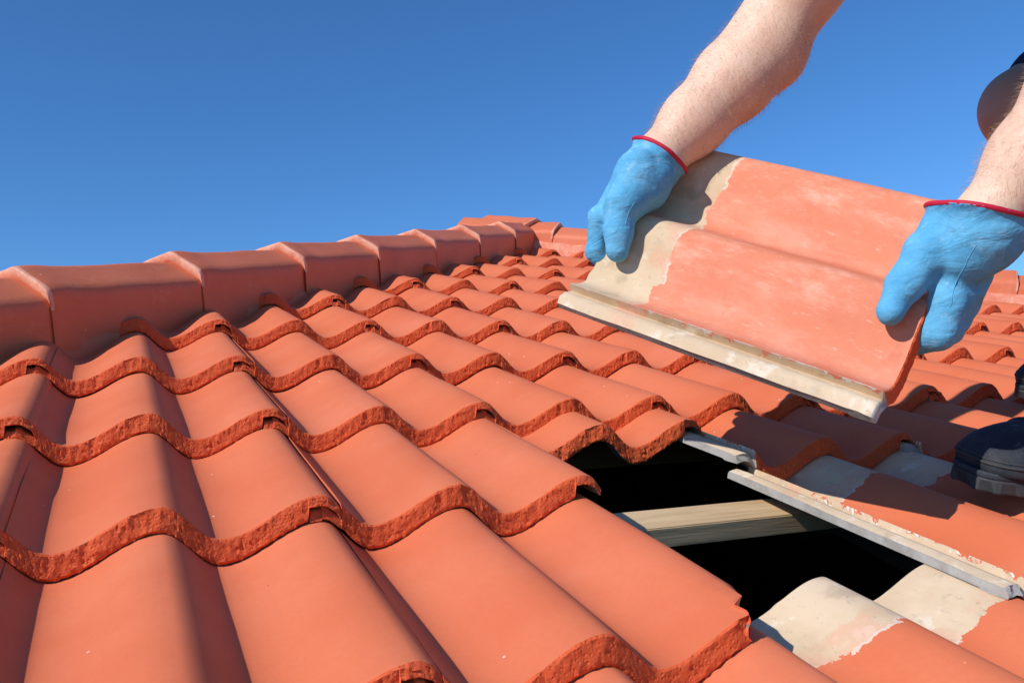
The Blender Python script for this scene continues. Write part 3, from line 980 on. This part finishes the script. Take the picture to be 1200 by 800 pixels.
# --- gloves, modelled round the edge of the lifted tile
def glove(name, w_, c0, ctip, palm, fingers, thumb, rads_f, rad_t, cuff_r, kf):
    pts = [w_] + [p for p, _ in palm] + [q for f in fingers for q in f] + list(thumb)
    P = np.array(pts)
    s = SDF(P.min(0) - 0.11, P.max(0) + 0.11, 0.0024)
    ax = (ctip - c0) / np.linalg.norm(ctip - c0)
    for (p, r), (p2, r2) in zip(palm[:-1], palm[1:]):
        s.cone(p, p2, r, r2, 0.02)
    for f, rf in zip(fingers, rads_f):
        s.chain(f, rf, kf)
    s.chain(thumb, rad_t, 0.012)
    # gauntlet
    s.cone(palm[0][0], c0 + ax * 0.008, palm[0][1], cuff_r, 0.02)
    # cut the gauntlet off square and hollow it out
    g = np.stack(np.meshgrid(*[s.lo[k] + s.h * np.arange(s.n[k]) for k in range(3)], indexing='ij'), -1).astype(np.float32)
    cut = (g - (c0 - ax * 0.004)) @ ax
    # soft folds
    n = 0.0024 * vnoise(g, 24) + 0.0010 * vnoise(g + 3, 70)
    # drag folds across the wrist and along the hand
    axc = (g - c0) @ ax
    q2 = np.stack([axc * 62.0, g[..., 0] * 15.0 + g[..., 1] * 9.0, g[..., 2] * 15.0], -1)
    n = n + 0.0030 * vnoise(q2, 1.0) * np.clip(1 + axc / 0.085, 0, 1) * np.clip(-axc / 0.012, 0, 1)
    q3 = np.stack([axc * 22.0, (g @ np.cross(ax, [0.3, 0.2, 0.9])) * 70.0, g[..., 2] * 12.0], -1)
    n = n + 0.0014 * vnoise(q3 + 5, 1.0)
    full = s.d + n.astype(np.float32)
    bore = np.maximum(full + 0.006, -((g - (c0 - ax * 0.020)) @ ax))
    s.d = np.maximum(np.maximum(full, cut), -bore).astype(np.float32)
    o = sdf_obj(name, s, M['leather'], person, PB)
    # red binding round the mouth
    x = np.cross(ax, [0.2, 0.5, 0.84]); x /= np.linalg.norm(x); y = np.cross(ax, x)
    ring = []
    for k in range(48):
        a = 2 * math.pi * k / 48
        d_ = math.cos(a) * x + math.sin(a) * y
        rr = np.linspace(cuff_r * 0.6, cuff_r * 1.5, 60)
        q = c0 - ax * 0.007 + rr[:, None] * d_
        vv = s.value(q)
        ins = np.where(vv < 0)[0]
        R_ = rr[ins[-1]] if len(ins) else cuff_r
        ring.append(c0 - ax * 0.0045 + d_ * (R_ - 0.0005) + ax * 0.0012 * math.sin(3 * a))
    V, F = tube(ring, 0.0031, 8, True)
    link('binding', mesh_of('binding_mesh', W(V) - PB, F, [M['trim']]), o)
    return o, s

def T(*p):
    return tl(p)[0]
# right hand, over the head end: thumb on the face, fingers curled round underneath
palmR = [(wri_r, 0.0345), (0.5 * (wri_r + T(0.157, 0.398, 0.028)), 0.037), (T(0.157, 0.398, 0.028), 0.029)]
fingR = [[T(0.165, 0.418, 0.020), T(0.129, 0.432, 0.006), T(0.097, 0.425, -0.026), T(0.094, 0.405, -0.055)],
         [T(0.190, 0.430, 0.018), T(0.150, 0.442, -0.010), T(0.122, 0.432, -0.050), T(0.122, 0.405, -0.064)],
         [T(0.215, 0.430, 0.015), T(0.185, 0.442, -0.015), T(0.160, 0.435, -0.055), T(0.160, 0.400, -0.062)],
         [T(0.235, 0.430, 0.015), T(0.218, 0.445, -0.015), T(0.198, 0.430, -0.050), T(0.198, 0.402, -0.058)]]
thumbR = [T(0.195, 0.405, 0.050), T(0.145, 0.400, 0.030), T(0.112, 0.391, 0.010), T(0.090, 0.384, -0.004)]
gl_r, sdr = glove('glove', wri_r, ray_at(775, 179, 1.300), ray_at(820, 112, 1.325), palmR, fingR, thumbR,
                  [[0.019, 0.0172, 0.0160, 0.0150]] * 2 + [[0.018, 0.017, 0.016, 0.015]] * 2, [0.025, 0.021, 0.0180, 0.0160], 0.051, 0.005)
# left hand, over the tail end
palmL = [(wri_l, 0.0435), (0.5 * (wri_l + T(0.205, -0.010, 0.028)), 0.042), (T(0.205, -0.010, 0.028), 0.034)]
fingL = [[T(0.200, -0.004, 0.020), T(0.160, -0.015, -0.002), T(0.130, -0.018, -0.026), T(0.126, 0.010, -0.052)],
         [T(0.210, -0.010, 0.014), T(0.178, -0.021, -0.008), T(0.148, -0.021, -0.036), T(0.146, 0.008, -0.058)],
         [T(0.222, -0.015, 0.010), T(0.195, -0.024, -0.010), T(0.168, -0.022, -0.040), T(0.168, 0.006, -0.058)],
         [T(0.238, -0.017, 0.010), T(0.214, -0.025, -0.010), T(0.190, -0.023, -0.036), T(0.190, 0.004, -0.054)]]
thumbL = [T(0.235, 0.010, 0.055), T(0.185, 0.022, 0.038), T(0.145, 0.028, 0.024), T(0.112, 0.030, 0.011)]
gl_l, sdl = glove('glove', wri_l, ray_at(1153, 244, 1.150), ray_at(1176, 147, 1.165), palmL, fingL, thumbL,
                  [[0.021, 0.019, 0.018, 0.0165]] * 2 + [[0.020, 0.019, 0.018, 0.016]] * 2, [0.028, 0.022, 0.0190, 0.0168], 0.064, 0.006)

def seam(sd, parent, pts, r=0.00055):
    P = np.array([ray_at(*p) for p in pts])
    t = np.linspace(0, len(P) - 1, 40)
    P = np.stack([np.interp(t, np.arange(len(P)), P[:, k]) for k in range(3)], -1)
    P, _ = sd.snap(P, -0.0001)
    V, F = tube(P, r, 6)
    link('seam', mesh_of('glove_seam_mesh', W(V) - PB, F, [M['leather']]), parent)
seam(sdl, gl_l, [(1147, 292, 1.08), (1138, 318, 1.08), (1128, 345, 1.08), (1120, 362, 1.08)])
seam(sdr, gl_r, [(738, 262, 1.2), (744, 248, 1.2), (752, 240, 1.2)])

# fine hair on the forearms
def arm_hair(w_, e_, s_, count, seed):
    rg = np.random.default_rng(seed)
    ax = (e_ - w_); L = np.linalg.norm(ax); ax = ax / L
    p = []
    x = np.cross(ax, [0, 0, 1.0]); x /= np.linalg.norm(x); y = np.cross(ax, x)
    t = rg.uniform(0.02, L * 1.15, count); a = rg.uniform(0, 2 * math.pi, count)
    P = w_ + ax * t[:, None] + 0.05 * (np.cos(a)[:, None] * x + np.sin(a)[:, None] * y)
    P, Nn = body.snap(P)
    V, F = [], []
    for q in range(count):
        n_ = Nn[q]; d = -ax * 0.55 + n_ * 0.75 + rg.normal(0, 0.35, 3); d /= np.linalg.norm(d)
        l = rg.uniform(0.005, 0.012)
        w2 = np.cross(d, rg.normal(0, 1, 3)); w2 /= np.linalg.norm(w2); w2 *= 0.00009
        m = P[q] + d * l * 0.5 + n_ * 0.0003; e = P[q] + d * l - ax * l * 0.25
        k = len(V)
        V += [P[q] - w2, P[q] + w2, m + w2 * 0.8, m - w2 * 0.8, e]
        F += [(k, k + 1, k + 2, k + 3), (k + 3, k + 2, k + 4)]
    o = link('arm_hair', mesh_of('arm_hair_mesh', W(V) - PB, F, [M['hair']]), body_o)
    o['kind'] = 'stuff'
arm_hair(wri_r, elb_r, sho_r, 4200, 1)
arm_hair(wri_l, elb_l, sho_l, 4200, 2)
